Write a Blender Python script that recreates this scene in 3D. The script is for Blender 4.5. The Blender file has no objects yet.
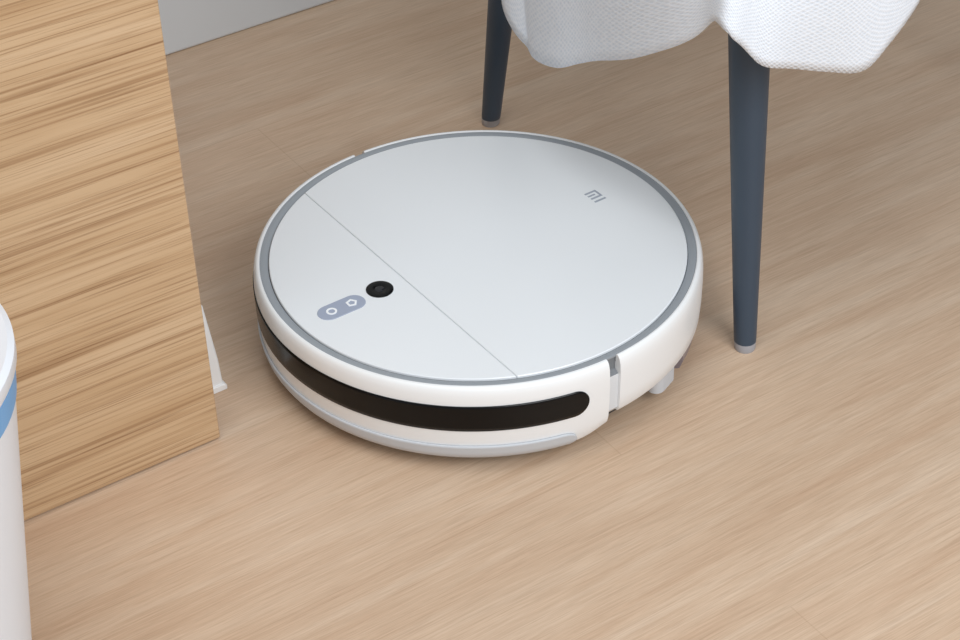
import bpy, math, random, bmesh
from mathutils import Vector, Matrix, Euler, noise
random.seed(3)
scene=bpy.context.scene
scene.view_settings.view_transform='Standard'
scene.view_settings.look='None'
COL=scene.collection
def lin(r,g,b):
    f=lambda c:(c/255/12.92) if c/255<=.04045 else ((c/255+.055)/1.055)**2.4
    return (f(r),f(g),f(b),1)
def mat(name,rgb,rough=.5,metal=0,spec=.5,coat=0,bump=None,trans=0):
    m=bpy.data.materials.new(name);m.use_nodes=True
    nt=m.node_tree;b=nt.nodes['Principled BSDF']
    b.inputs['Base Color'].default_value=lin(*rgb);b.inputs['Roughness'].default_value=rough
    b.inputs['Metallic'].default_value=metal;b.inputs['Specular IOR Level'].default_value=spec
    b.inputs['Coat Weight'].default_value=coat
    n=nt.nodes.new('ShaderNodeTexNoise');n.inputs['Scale'].default_value=(bump or (120,.03))[0];n.inputs['Detail'].default_value=3
    tc=nt.nodes.new('ShaderNodeTexCoord');nt.links.new(tc.outputs['Object'],n.inputs['Vector'])
    bp=nt.nodes.new('ShaderNodeBump');bp.inputs['Strength'].default_value=(bump or (120,.03))[1];bp.inputs['Distance'].default_value=.001
    nt.links.new(n.outputs['Fac'],bp.inputs['Height']);nt.links.new(bp.outputs['Normal'],b.inputs['Normal'])
    return m
def mesh(name,verts,faces,material,parent=None,smooth=35,loc=None):
    me=bpy.data.meshes.new(name);me.from_pydata([tuple(v) for v in verts],[],faces);me.update()
    ob=bpy.data.objects.new(name,me);COL.objects.link(ob)
    if isinstance(material,(list,tuple)):
        for q in material:me.materials.append(q)
    else: me.materials.append(material)
    bm=bmesh.new();bm.from_mesh(me);bmesh.ops.recalc_face_normals(bm,faces=bm.faces);bm.to_mesh(me);bm.free()
    if smooth:
        for p in me.polygons:p.use_smooth=True
        me.set_sharp_from_angle(angle=math.radians(smooth))
    if parent:ob.parent=parent
    return ob
def empty(name,loc=(0,0,0),rz=0):
    o=bpy.data.objects.new(name,None);COL.objects.link(o);o.location=loc;o.rotation_euler=(0,0,rz);o.empty_display_size=.05
    return o
def revolve(name,prof,material,parent=None,a0=0,a1=360,n=160,closed_prof=False,smooth=35,c=(0,0),caps=True,warp=None):
    full=abs(a1-a0)>=359.99
    k=len(prof);vs=[];fs=[]
    m=n if full else n+1
    for i in range(m):
        ad=a0+(a1-a0)*i/n
        a=math.radians(ad)
        for r,z in prof:
            if warp:r,z=warp(ad,r,z)
            vs.append((c[0]+r*math.cos(a),c[1]+r*math.sin(a),z))
    for i in range(n):
        i2=(i+1)%m
        for j in range(k if closed_prof else k-1):
            j2=(j+1)%k
            fs.append((i*k+j,i2*k+j,i2*k+j2,i*k+j2))
    if not full and closed_prof and caps:
        fs.append(tuple(range(k)));fs.append(tuple(reversed([(m-1)*k+j for j in range(k)])))
    ob=mesh(name,vs,fs,material,parent,smooth)
    bm=bmesh.new();bm.from_mesh(ob.data);bmesh.ops.remove_doubles(bm,verts=bm.verts,dist=1e-6);bmesh.ops.recalc_face_normals(bm,faces=bm.faces);bm.to_mesh(ob.data);bm.free()
    if smooth: ob.data.set_sharp_from_angle(angle=math.radians(smooth))
    return ob
def prism(name,poly,z0,z1,material,parent=None,bev=0,smooth=35):
    k=len(poly)
    if bev:
        def ins(p,i):
            a=Vector(poly[i-1]);b=Vector(p);c=Vector(poly[(i+1)%k])
            t=((c-b).normalized()+(b-a).normalized()).normalized();nn=Vector((-t.y,t.x))
            return b+nn*bev
        top=[ins(p,i) for i,p in enumerate(poly)]
        vs=[(p[0],p[1],z0) for p in poly]+[(p[0],p[1],z1-bev) for p in poly]+[(p[0],p[1],z1) for p in top]
        fs=[tuple(range(k-1,-1,-1)),tuple(range(2*k,3*k))]
        for l in range(2):
            for i in range(k):fs.append((l*k+i,l*k+(i+1)%k,(l+1)*k+(i+1)%k,(l+1)*k+i))
    else:
        vs=[(p[0],p[1],z0) for p in poly]+[(p[0],p[1],z1) for p in poly]
        fs=[tuple(range(k-1,-1,-1)),tuple(range(k,2*k))]
        for i in range(k):fs.append((i,(i+1)%k,k+(i+1)%k,k+i))
    return mesh(name,vs,fs,material,parent,smooth)
def box(name,x0,x1,y0,y1,z0,z1,material,parent=None,bev=.002):
    vs=[(x,y,z) for z in(z0,z1) for x,y in((x0,y0),(x1,y0),(x1,y1),(x0,y1))]
    fs=[(3,2,1,0),(4,5,6,7),(0,1,5,4),(1,2,6,5),(2,3,7,6),(3,0,4,7)]
    o=mesh(name,vs,fs,material,parent,0)
    if bev:
        md=o.modifiers.new('b','BEVEL');md.width=bev;md.segments=3
    return o

TH=math.radians(32.7)
E=Vector((math.cos(TH),math.sin(TH),0));M=Vector((-math.sin(TH),math.cos(TH),0))

# ------------------------------------------------ camera
cd=bpy.data.cameras.new('camera');cam=bpy.data.objects.new('camera',cd);COL.objects.link(cam);scene.camera=cam
cd.sensor_width=36;cd.lens=1899/960*36;cd.clip_start=.02
cam.matrix_world=Matrix.Translation((0,-1.223,.947))@Matrix.Rotation(math.radians(90-37.5),4,'X')@Matrix.Rotation(math.radians(-1.76),4,'Z')

# ------------------------------------------------ materials
def ramp(N,stops):
    r=N.new('ShaderNodeValToRGB');e=r.color_ramp.elements
    while len(e)<len(stops):e.new(.5)
    for i,(p,c) in enumerate(stops):
        e[i].position=p;e[i].color=lin(*c) if len(c)==3 else c
    return r
def mixc(N,L,a,b,fac,mode='MIX'):
    m=N.new('ShaderNodeMix');m.data_type='RGBA';m.blend_type=mode
    for s,v in((0,fac),(6,a),(7,b)):
        if hasattr(v,'is_output'):L.new(v,m.inputs[s])
        else:m.inputs[s].default_value=v
    return m.outputs[2]
def noise_n(N,L,vec,scale,detail=4,dist=0,rough=.5):
    n=N.new('ShaderNodeTexNoise');n.inputs['Scale'].default_value=scale;n.inputs['Detail'].default_value=detail
    n.inputs['Distortion'].default_value=dist;n.inputs['Roughness'].default_value=rough;L.new(vec,n.inputs['Vector']);return n.outputs['Fac']
def mapping(N,L,vec,scale,rot=(0,0,0),loc=(0,0,0)):
    m=N.new('ShaderNodeMapping');m.inputs['Scale'].default_value=scale;m.inputs['Rotation'].default_value=rot;m.inputs['Location'].default_value=loc
    L.new(vec,m.inputs['Vector']);return m.outputs['Vector']

def floor_mat():
    m=bpy.data.materials.new('oak_laminate');m.use_nodes=True;nt=m.node_tree;N=nt.nodes;L=nt.links;b=N['Principled BSDF']
    tc=N.new('ShaderNodeTexCoord').outputs['Object']
    v1=mapping(N,L,tc,(3.2,40,1));v2=mapping(N,L,tc,(10,300,1));v3=mapping(N,L,tc,(1.2,5,1));v4=mapping(N,L,tc,(26,1100,1))
    n1=noise_n(N,L,v1,1,6,.5,.6);n2=noise_n(N,L,v2,1,4,.2,.6);n3=noise_n(N,L,v3,1,2);n4=noise_n(N,L,v4,1,3,0,.7)
    c1=ramp(N,[(.32,(209,180,153)),(.50,(216,190,164)),(.66,(222,199,175))]);L.new(n1,c1.inputs[0])
    c2=ramp(N,[(.30,(226,218,211)),(.55,(255,255,255))]);L.new(n2,c2.inputs[0])
    c3=ramp(N,[(.3,(240,236,232)),(.7,(255,255,255))]);L.new(n3,c3.inputs[0])
    c4=ramp(N,[(.35,(222,217,212)),(.6,(255,255,255))]);L.new(n4,c4.inputs[0])
    o=mixc(N,L,c1.outputs[0],c2.outputs[0],.42,'MULTIPLY');o=mixc(N,L,o,c3.outputs[0],.8,'MULTIPLY');o=mixc(N,L,o,c4.outputs[0],.6,'MULTIPLY')
    br=N.new('ShaderNodeTexBrick');L.new(tc,br.inputs['Vector']);br.offset=.37
    for k,vv in(('Scale',1),('Mortar Size',.0006),('Mortar Smooth',.2),('Brick Width',1.2),('Row Height',.19)):br.inputs[k].default_value=vv
    br.inputs['Color1'].default_value=(1,1,1,1);br.inputs['Color2'].default_value=(.95,.94,.93,1);br.inputs['Mortar'].default_value=(.80,.76,.72,1)
    o=mixc(N,L,o,br.outputs['Color'],.5,'MULTIPLY')
    L.new(o,b.inputs['Base Color']);b.inputs['Roughness'].default_value=.38;b.inputs['Specular IOR Level'].default_value=.42
    bp=N.new('ShaderNodeBump');bp.inputs['Strength'].default_value=.08;bp.inputs['Distance'].default_value=.001;L.new(n2,bp.inputs['Height']);L.new(bp.outputs[0],b.inputs['Normal'])
    return m
def cab_mat():
    m=bpy.data.materials.new('oak_veneer');m.use_nodes=True;nt=m.node_tree;N=nt.nodes;L=nt.links;b=N['Principled BSDF']
    tc=N.new('ShaderNodeTexCoord').outputs['Object']
    v1=mapping(N,L,tc,(2.2,2.2,30));v2=mapping(N,L,tc,(3.0,3.0,260));v3=mapping(N,L,tc,(8,8,800))
    n1=noise_n(N,L,v1,1,3,.5);n2=noise_n(N,L,v2,1,4,.5);n3=noise_n(N,L,v3,1,4,.2,.6)
    c1=ramp(N,[(.30,(195,163,126)),(.50,(204,174,138)),(.70,(212,184,150))]);L.new(n1,c1.inputs[0])
    c2=ramp(N,[(.34,(192,172,153)),(.44,(234,226,218)),(.54,(255,255,255))]);L.new(n2,c2.inputs[0])
    c3=ramp(N,[(.34,(182,164,147)),(.48,(255,255,255))]);L.new(n3,c3.inputs[0])
    o=mixc(N,L,c1.outputs[0],c2.outputs[0],.66,'MULTIPLY');o=mixc(N,L,o,c3.outputs[0],.65,'MULTIPLY')
    L.new(o,b.inputs['Base Color']);b.inputs['Roughness'].default_value=.5;b.inputs['Specular IOR Level'].default_value=.3
    bp=N.new('ShaderNodeBump');bp.inputs['Strength'].default_value=.2;bp.inputs['Distance'].default_value=.001;L.new(n3,bp.inputs['Height']);L.new(bp.outputs[0],b.inputs['Normal'])
    return m
def cloth_mat():
    m=bpy.data.materials.new('white_waffle_cloth');m.use_nodes=True;nt=m.node_tree;N=nt.nodes;L=nt.links;b=N['Principled BSDF']
    b.inputs['Roughness'].default_value=.95;b.inputs['Specular IOR Level'].default_value=.1
    b.inputs['Sheen Weight'].default_value=.1
    tc=N.new('ShaderNodeTexCoord').outputs['UV']
    vo=N.new('ShaderNodeTexVoronoi');vo.inputs['Scale'].default_value=300;vo.inputs['Randomness'].default_value=.25
    L.new(mapping(N,L,tc,(1,1,1),rot=(0,0,.78)),vo.inputs['Vector'])
    r=ramp(N,[(.0,(214,225,238)),(.55,(236,242,250))]);L.new(vo.outputs['Distance'],r.inputs[0]);L.new(r.outputs[0],b.inputs['Base Color'])
    bp=N.new('ShaderNodeBump');bp.inputs['Strength'].default_value=.5;bp.inputs['Distance'].default_value=.0011;L.new(vo.outputs['Distance'],bp.inputs['Height']);L.new(bp.outputs[0],b.inputs['Normal'])
    return m
FLOOR=floor_mat();CAB=cab_mat();CLOTH=cloth_mat()
WALL=mat('grey_white_paint',(205,208,210),.8,bump=(300,.1))
BASEB=mat('baseboard_paint',(212,216,219),.45)
SHELL=mat('white_abs_shell',(238,240,241),.32)
TOP=mat('satin_top_panel',(232,236,239),.30,coat=.1)
RING=mat('grey_ring',(150,156,162),.4)
GROOVE=mat('dark_groove',(92,97,102),.6)
BLACK=mat('black_ir_window',(7,7,8),.22,spec=.25)
RUB=mat('bumper_rubber_grey',(196,200,205),.5)
CHAS=mat('chassis_light_grey',(215,218,221),.5)
CHTOP=mat('chassis_gap_shade',(120,124,128),.5)  # chassis grey darkened to paint in the shade of the bumper notches
UNDER=mat('underside_dark',(40,42,45),.6)
TANK=mat('mop_tank_smoke',(140,130,135),.3)
PILL=mat('button_grey',(160,169,188),.35)
ICON=mat('icon_white',(245,248,250),.4)
LOGO=mat('logo_grey',(160,168,180),.4)
LEG=mat('slate_powdercoat',(56,71,87),.42,bump=(500,.08))
TIP=mat('foot_cap_grey',(165,165,170),.5)
UPH=mat('slate_upholstery',(80,88,98),.9,bump=(600,.4))
BINW=mat('bin_white_plastic',(230,235,242),.35)
BINB=mat('bin_blue_band',(112,172,226),.4)
DOCKW=mat('dock_white',(235,236,236),.35)
PINS=mat('brass_contacts',(200,170,90),.3,metal=1)

# ------------------------------------------------ room
WP=Vector((-.309,.463,0))
wy=WP.dot(M)
fl=mesh('floor',[(-2.5,-3,0),(3,-3,0),(3,wy+.12,0),(-2.5,wy+.12,0)],[(0,1,2,3)],FLOOR,smooth=0)
fl.rotation_euler=(0,0,TH)
wall=box('wall_back',-2.5,3,wy+.012,wy+.12,-.001,2.5,WALL,bev=0);wall.rotation_euler=(0,0,TH)
bb=box('baseboard_back',-2.5,3,wy,wy+.013,0,.09,BASEB,bev=.003);bb.rotation_euler=(0,0,TH)

# ------------------------------------------------ cabinet
cabC=Vector((-.200,-.1275,0))
cab=empty('wooden_cabinet',cabC,TH)
D=(WP-cabC).dot(M)-.002
box('front_panel',-1.1,0,0,.018,.0015,.74,CAB,cab,.0012)
box('side_panel_1',-.018,-.0005,.0185,D,.0015,.74,CAB,cab,.0012)
box('side_panel_2',-1.1,-1.082,.0185,D,.0015,.74,CAB,cab,.0012)
box('top_panel',-1.105,.004,-.004,D,.7405,.765,CAB,cab,.002)
box('bottom_panel',-1.081,-.0185,.0185,D,.0015,.02,CAB,cab,.001)

# ------------------------------------------------ charging dock
dk=empty('charging_dock',cabC,TH)
def dockpiece(name,prof,y0,y1,m,bev=.002):
    k=len(prof);vs=[(x,y0,z) for x,z in prof]+[(x,y1,z) for x,z in prof]
    fs=[tuple(range(k)),tuple(range(2*k-1,k-1,-1))]+[(i,(i+1)%k,k+(i+1)%k,k+i) for i in range(k)]
    o=mesh(name,vs,fs,m,dk,0);md=o.modifiers.new('b','BEVEL');md.width=bev;md.segments=3;return o
dockpiece('housing',[(.002,.004),(.0305,.004),(.029,.03),(.0225,.084),(.019,.090),(.002,.090)],.052,.20,DOCKW)
dockpiece('foot',[(.002,0),(.0325,0),(.0325,.0042),(.031,.0062),(.002,.0062)],.050,.202,DOCKW,.001)
dockpiece('contact_1',[(.025,.03),(.030,.03),(.0292,.036),(.025,.036)],.10,.115,PINS,.0005)
dockpiece('contact_2',[(.025,.03),(.030,.03),(.0292,.036),(.025,.036)],.137,.152,PINS,.0005)

# ------------------------------------------------ robot vacuum
rb=empty('robot_vacuum',(0,-.0012,0),math.radians(214))
rb.scale=(1.004,1.004,1)
outer=[(.1655,.0140),(.1715,.0155),(.1742,.0205),(.1757,.030),(.1766,.045),(.1769,.060),(.1768,.069),(.1763,.0755),(.1752,.0797),(.1738,.0817),(.1722,.0824),(.1712,.0822)]
def lift(ad,r,z):
    t=max(0,(abs(ad)-80)/9)
    if z<.034: z=z+(.034-z)*.42*(t**1.5)
    return r,z
revolve('bumper',outer+[(.1705,.0805),(.1703,.075),(.160,.070),(.160,.014)],SHELL,rb,-87.8,87.8,160,True,warp=lift)
outer_r=[(.168,.0300),(.1735,.0305),(.1757,.034),(.1764,.045),(.1767,.060),(.1766,.069),(.1761,.0755),(.1750,.0797),(.1737,.0817),(.1722,.0824),(.1712,.0822)]
revolve('rear_shell',outer_r+[(.1705,.0805),(.1703,.075),(.160,.070),(.160,.030)],SHELL,rb,91.0,269.0,160,True)
revolve('chassis',[(0,.012),(.150,.012),(.158,.018),(.1675,.026),(.1738,.034),(.1745,.060),(.1738,.066)],CHAS,rb,0,360,160)
revolve('chassis_rim',[(.1738,.066),(.1715,.0680),(.1700,.0690),(.1698,.0795),(0,.0795)],CHTOP,rb,0,360,160)
revolve('base_plate',[(0,.009),(.140,.009),(.158,.0135),(.160,.020),(0,.020)],UNDER,rb,0,360,120)
revolve('trim_ring',[(.1708,.0800),(.1708,.0815),(.1700,.0818),(.1655,.0810),(.1643,.0802),(.1643,.0790)],RING,rb,0,360,200)
revolve('ring_groove',[(.1650,.0800),(.1625,.0800)],GROOVE,rb,0,360,160)
def disc_part(name,x_lo,x_hi,R,m):
    pts=[]
    n=240
    for i in range(n):
        a=2*math.pi*i/n
        x=R*math.cos(a);y=R*math.sin(a)
        if x_lo<=x<=x_hi:pts.append((x,y,a))
    if x_hi<R:
        a=math.acos(x_hi/R);pts=[(x_hi,R*math.sin(a),a)]+pts+[(x_hi,-R*math.sin(a),2*math.pi-a)]
    else:
        a=math.acos(x_lo/R)
        up=[p for p in pts if p[2]<=math.pi];dn=[p for p in pts if p[2]>math.pi]
        pts=[(x_lo,-R*math.sin(a),0)]+dn+up+[(x_lo,R*math.sin(a),0)]
    return prism(name,[(p[0],p[1]) for p in pts],.0796,.0822,m,rb,bev=.0006,smooth=25)
SE=.0695
disc_part('top_lid',-1,SE-.00025,.1637,TOP)
disc_part('front_cover',SE+.00025,1,.1637,TOP)
box('seam_shadow',SE-.001,SE+.001,-.147,.147,.0794,.0806,GROOVE,rb,0)
def rout(z,prof):
    for (r0,z0),(r1,z1) in zip(prof,prof[1:]):
        if z0<=z<=z1:return r0+(r1-r0)*(z-z0)/(z1-z0)
    return prof[-1][0]
def wrap_band(name,a_end,z0,z1,off,m,endr=None,n=160,k=8,prof=outer,thick=.0015):
    zc=(z0+z1)/2;h=(z1-z0)/2;R=.1765;er=(endr or h)
    Lh=R*math.radians(a_end)
    S=[]
    for i in range(17):S.append(-Lh+er*(1-math.cos(math.pi/2*i/16)))
    for i in range(1,n):S.append(-Lh+er+(2*Lh-2*er)*i/n)
    for i in range(17):S.append(Lh-er+er*math.sin(math.pi/2*i/16))
    vs=[];fs=[]
    for s in S:
        d=max(0,abs(s)-(Lh-er));hh=h*math.sqrt(max(1e-4,1-(d/er)**2))
        a=s/R
        for j in range(k+1):
            z=zc+hh*(-1+2*j/k);r=rout(z,prof)+off
            vs.append((r*math.cos(a),r*math.sin(a),z))
    q=k+1
    for i in range(len(S)-1):
        for j in range(k):fs.append((i*q+j,(i+1)*q+j,(i+1)*q+j+1,i*q+j+1))
    o=mesh(name,vs,fs,m,rb,60)
    md=o.modifiers.new('s','SOLIDIFY');md.thickness=thick;md.offset=0
    return o
wrap_band('ir_window',82,.0440,.0672,.0002,BLACK,thick=.001)
wrap_band('bumper_strip',79,.0145,.0290,.0010,RUB,endr=.012,thick=.0018)
def disc(name,x,y,prof,m,n=48):
    return revolve(name,[(r,z) for r,z in prof],m,rb,0,360,n,c=(x,y))
disc('camera_bezel',.092,.001,[(.0106,.0820),(.0106,.0826),(.0100,.0829),(.0050,.0829),(.0046,.0827),(0,.0827)],BLACK)
disc('camera_glass',.092,.001,[(.0040,.0826),(.0030,.0830),(.0015,.0832),(0,.0832)],mat('lens_glass',(28,28,32),.08))
def capsule(cx,cy,L,W,n=20):
    p=[]
    for i in range(n+1):
        a=-math.pi/2+math.pi*i/n;p.append((cx+L/2-W/2+W/2*math.cos(a),cy+W/2*math.sin(a)))
    for i in range(n+1):
        a=math.pi/2+math.pi*i/n;p.append((cx-L/2+W/2+W/2*math.cos(a),cy+W/2*math.sin(a)))
    return p
prism('button_pad',capsule(.1275,.0030,.040,.0185),.0818,.0826,PILL,rb,bev=.0004)
def ringshape(name,cx,cy,ro,ri,n,m,z0=.0825,z1=.0829,rot=0):
    vs=[];fs=[]
    for i in range(n):
        a=2*math.pi*i/n+rot
        for r,z in((ro,z0),(ro,z1),(ri,z1),(ri,z0)):vs.append((cx+r*math.cos(a),cy+r*math.sin(a),z))
    for i in range(n):
        i2=(i+1)%n
        for j in range(4):fs.append((i*4+j,i2*4+j,i2*4+(j+1)%4,i*4+(j+1)%4))
    return mesh(name,vs,fs,m,rb,0)
ringshape('power_icon',.1362,.0030,.0042,.0026,32,ICON)
ringshape('home_icon',.1185,.0030,.0047,.0028,5,ICON,rot=math.pi)
def bar(name,x0,x1,y0,y1):return box(name,x0,x1,y0,y1,.0821,.08235,LOGO,rb,0)
LX=-.117
bar('mark_bar_1',LX-.0055,LX+.0055,-.0082,-.0062)
bar('mark_bar_2',LX-.0015,LX+.0055,-.0040,-.0022)
bar('mark_bar_3',LX-.0055,LX+.0055,.0000,.0020)
bar('mark_bar_4',LX-.0055,LX+.0055,.0050,.0070)
bar('mark_cap',LX-.0055,LX-.0037,-.0062,.0000)
revolve('mop_tank',[(.120,.010),(.163,.0105),(.1705,.014),(.1730,.021),(.1730,.0298),(.120,.0298)],TANK,rb,120,240,90,True)
for i,s in enumerate((1,-1)):
    c=prism('tank_clip_%d'%(i+1),[(p[0],p[1]) for p in capsule(0,0,.028,.014)],.014,.0302,RUB,rb,bev=.002)
    a=s*math.radians(112);c.location=(.1650*math.cos(a),.1650*math.sin(a),0);c.rotation_euler=(0,0,a+math.pi/2)
for i,s in enumerate((1,-1)):
    w=revolve('drive_wheel_%d'%(i+1),[(0,-.012),(.028,-.012),(.033,-.009),(.033,.009),(.028,.012),(0,.012)],UNDER,rb,0,360,48)
    w.rotation_euler=(math.pi/2,0,0);w.location=(0.0,s*.115,.033)
w=revolve('caster_wheel',[(0,-.008),(.010,-.008),(.012,-.005),(.012,.005),(.010,.008),(0,.008)],UNDER,rb,0,360,32)
w.rotation_euler=(math.pi/2,0,0);w.location=(.12,0,.012)

# ------------------------------------------------ chair
F0=Vector((.211,-.036,0))
TC=math.radians(29.0)
CE=Vector((math.cos(TC),math.sin(TC),0));CM=Vector((-math.sin(TC),math.cos(TC),0))
ch=empty('dining_chair',F0,TC)
SP=.44;LD=.403;SPL=.128;SPE=.036
def leg(name,x,y,dx,dy,h=.415):
    r0=.0085;r1=.0195
    n=32;vs=[];fs=[];rings=[(0,r0*.92),(.0015,r0),(.0075,r0+.0003),(.0076,r0+.0004),(.012,r0+.0006),(h*.5,r0+(r1-r0)*.53),(h,r1)]
    for z,r in rings:
        for i in range(n):
            a=2*math.pi*i/n;vs.append((x+dx*z+r*math.cos(a),y+dy*z+r*math.sin(a),z))
    for l in range(len(rings)-1):
        for i in range(n):fs.append((l*n+i,l*n+(i+1)%n,(l+1)*n+(i+1)%n,(l+1)*n+i))
    fs.append(tuple(range(n-1,-1,-1)));fs.append(tuple(range((len(rings)-1)*n,len(rings)*n)))
    o=mesh(name,vs,fs,[LEG,TIP],ch,40)
    for p in o.data.polygons:
        if p.center.z<.0075:p.material_index=1
    return o
leg('leg_1',0,0,SPE,SPL);leg('leg_2',0,LD,SPE,-SPL);leg('leg_3',SP,0,-SPE,SPL);leg('leg_4',SP,LD,-SPE,-SPL)
def rrect(x0,x1,y0,y1,r,n=8):
    p=[]
    for cx,cy,a0 in((x1-r,y1-r,0),(x0+r,y1-r,90),(x0+r,y0+r,180),(x1-r,y0+r,270)):
        for i in range(n+1):
            a=math.radians(a0+90*i/n);p.append((cx+r*math.cos(a),cy+r*math.sin(a)))
    return p
seat=prism('seat',rrect(-.055,SP+.05,-.025,LD+.025,.05),.405,.452,UPH,ch,bev=.008)
back=box('backrest',SP+.005,SP+.045,-.01,LD+.01,.45,.84,UPH,ch,.018)

# ------------------------------------------------ cloth draped over the seat
hem=[(.030,.155,.216),(.042,.131,.192),(.0487,.117,.184),(.0687,.076,.198),(.083,.049,.216),(.096,.025,.232),(.121,-.0224,.261),(.150,-.076,.303),(.164,-.103,.331),
     (.176,-.106,.319),(.192,-.096,.298),(.212,-.083,.2855),(.2526,-.057,.263),(.279,-.040,.2544),(.2957,-.029,.272),(.317,-.0155,.296)]
hem=[Vector(h) for h in hem]
def cr(P,t):
    n=len(P)-1;i=min(int(t),n-1);u=t-i
    p0=P[max(i-1,0)];p1=P[i];p2=P[i+1];p3=P[min(i+2,n)]
    return .5*((2*p1)+(p2-p0)*u+(2*p0-5*p1+4*p2-p3)*u*u+(3*p1-p0-3*p2+p3)*u**3)
NC=150
cols=[cr(hem,i*(len(hem)-1)/NC) for i in range(NC+1)]
vs=[];uv=[];NR=22;NT=8
for i,P in enumerate(cols):
    q_=P-F0;e=q_.dot(CE);m=q_.dot(CM)
    x0,y0,r=-.062,-.032,.055
    cx,cy=x0+r,y0+r
    if m>cy and e<cx: te,tm=x0,m; ne,nm=-1,0
    elif e>cx: te,tm=e,y0; ne,nm=0,-1
    else:
        d=Vector((e-cx,m-cy))
        if d.length<1e-5:d=Vector((-1,-1))
        d.normalize();te,tm=cx+r*d.x,cy+r*d.y;ne,nm=d.x,d.y
    top=F0+CE*te+CM*tm;top.z=.446
    nrm=(CE*ne+CM*nm)
    inn=F0+CE*(te-ne*.16)+CM*(tm-nm*.16);inn.z=.4565
    lip=top+nrm*(-.010);lip.z=.4565
    col=[inn.lerp(lip,j/NT) for j in range(NT)]
    for j in range(NR+1):
        s=j/NR
        p=top.lerp(P,s)
        p=p+nrm*math.sin(s*math.pi)*.006
        w=s*s*.0046*math.sin(i*.24+1.2*math.sin(i*.07))+s*.0035*math.sin(i*.12+s*2)
        p=p+nrm*w*(1-.4*s)
        p.z=top.z+(P.z-top.z)*s
        col.append(p)
    for j,p in enumerate(col):
        vs.append(p-F0);uv.append((i/NC*.42,j/len(col)*.35))
q=NT+NR+1;fs=[]
for i in range(NC):
    for j in range(q-1):fs.append((i*q+j,(i+1)*q+j,(i+1)*q+j+1,i*q+j+1))
Rm=Matrix.Rotation(-TC,3,'Z')
cl=mesh('draped_cloth',[Rm@v for v in vs],fs,CLOTH,None,0)
cl.location=F0;cl.rotation_euler=(0,0,TC)
for p in cl.data.polygons:p.use_smooth=True
ul=cl.data.uv_layers.new(name='UVMap')
for lp in cl.data.loops:ul.data[lp.index].uv=uv[lp.vertex_index]
md=cl.modifiers.new('s','SOLIDIFY');md.thickness=.003;md.offset=1
# ------------------------------------------------ trash bin
bn=empty('trash_bin',(-.374,-.392,0),0)
H=.285
def br(z):return .076+(.110-.076)*z/H
revolve('bin_body',[(0,0),(br(0)-.004,0),(br(0),.004)]+[(br(H*k/8),H*k/8) for k in range(1,8)]+[(br(.2555),.2555),(br(.2555)-.004,.2565)],BINW,bn,0,360,96)
revolve('blue_band',[(br(.256)-.004,.2555),(br(.256)+.0010,.256),(br(.276)+.0010,.2755),(br(.276)-.004,.276)],BINB,bn,0,360,96)
revolve('rim',[(br(.276)-.006,.2758),(br(.276)+.0008,.2758),(.1115,.279),(.1115,.287),(.108,.290),(.102,.289),(.098,.283)],BINW,bn,0,360,96)
revolve('lid',[(.099,.283),(.095,.2855),(.06,.289),(0,.290)],mat('lid_white',(215,224,234),.35),bn,0,360,96)

# ------------------------------------------------ light
w=bpy.data.worlds.new('world');scene.world=w;w.use_nodes=True
w.node_tree.nodes['Background'].inputs[0].default_value=(.88,.94,1.0,1);w.node_tree.nodes['Background'].inputs[1].default_value=.46
def area(name,loc,tgt,sx,sy,power,col):
    l=bpy.data.lights.new(name,'AREA');l.shape='RECTANGLE';l.size=sx;l.size_y=sy;l.energy=power;l.color=col
    o=bpy.data.objects.new(name,l);COL.objects.link(o);o.location=loc
    o.rotation_euler=(Vector(tgt)-Vector(loc)).to_track_quat('-Z','Y').to_euler();return o
area('window_light',(.85,-1.45,1.35),(.25,-.45,0),1.2,1.0,26,(.98,.985,1.0))
area('overhead_area',(-.4,-.8,2.4),(0,-.2,0),1.2,1.2,16,(.95,.98,1))  # broad soft area light from overhead, outside the view
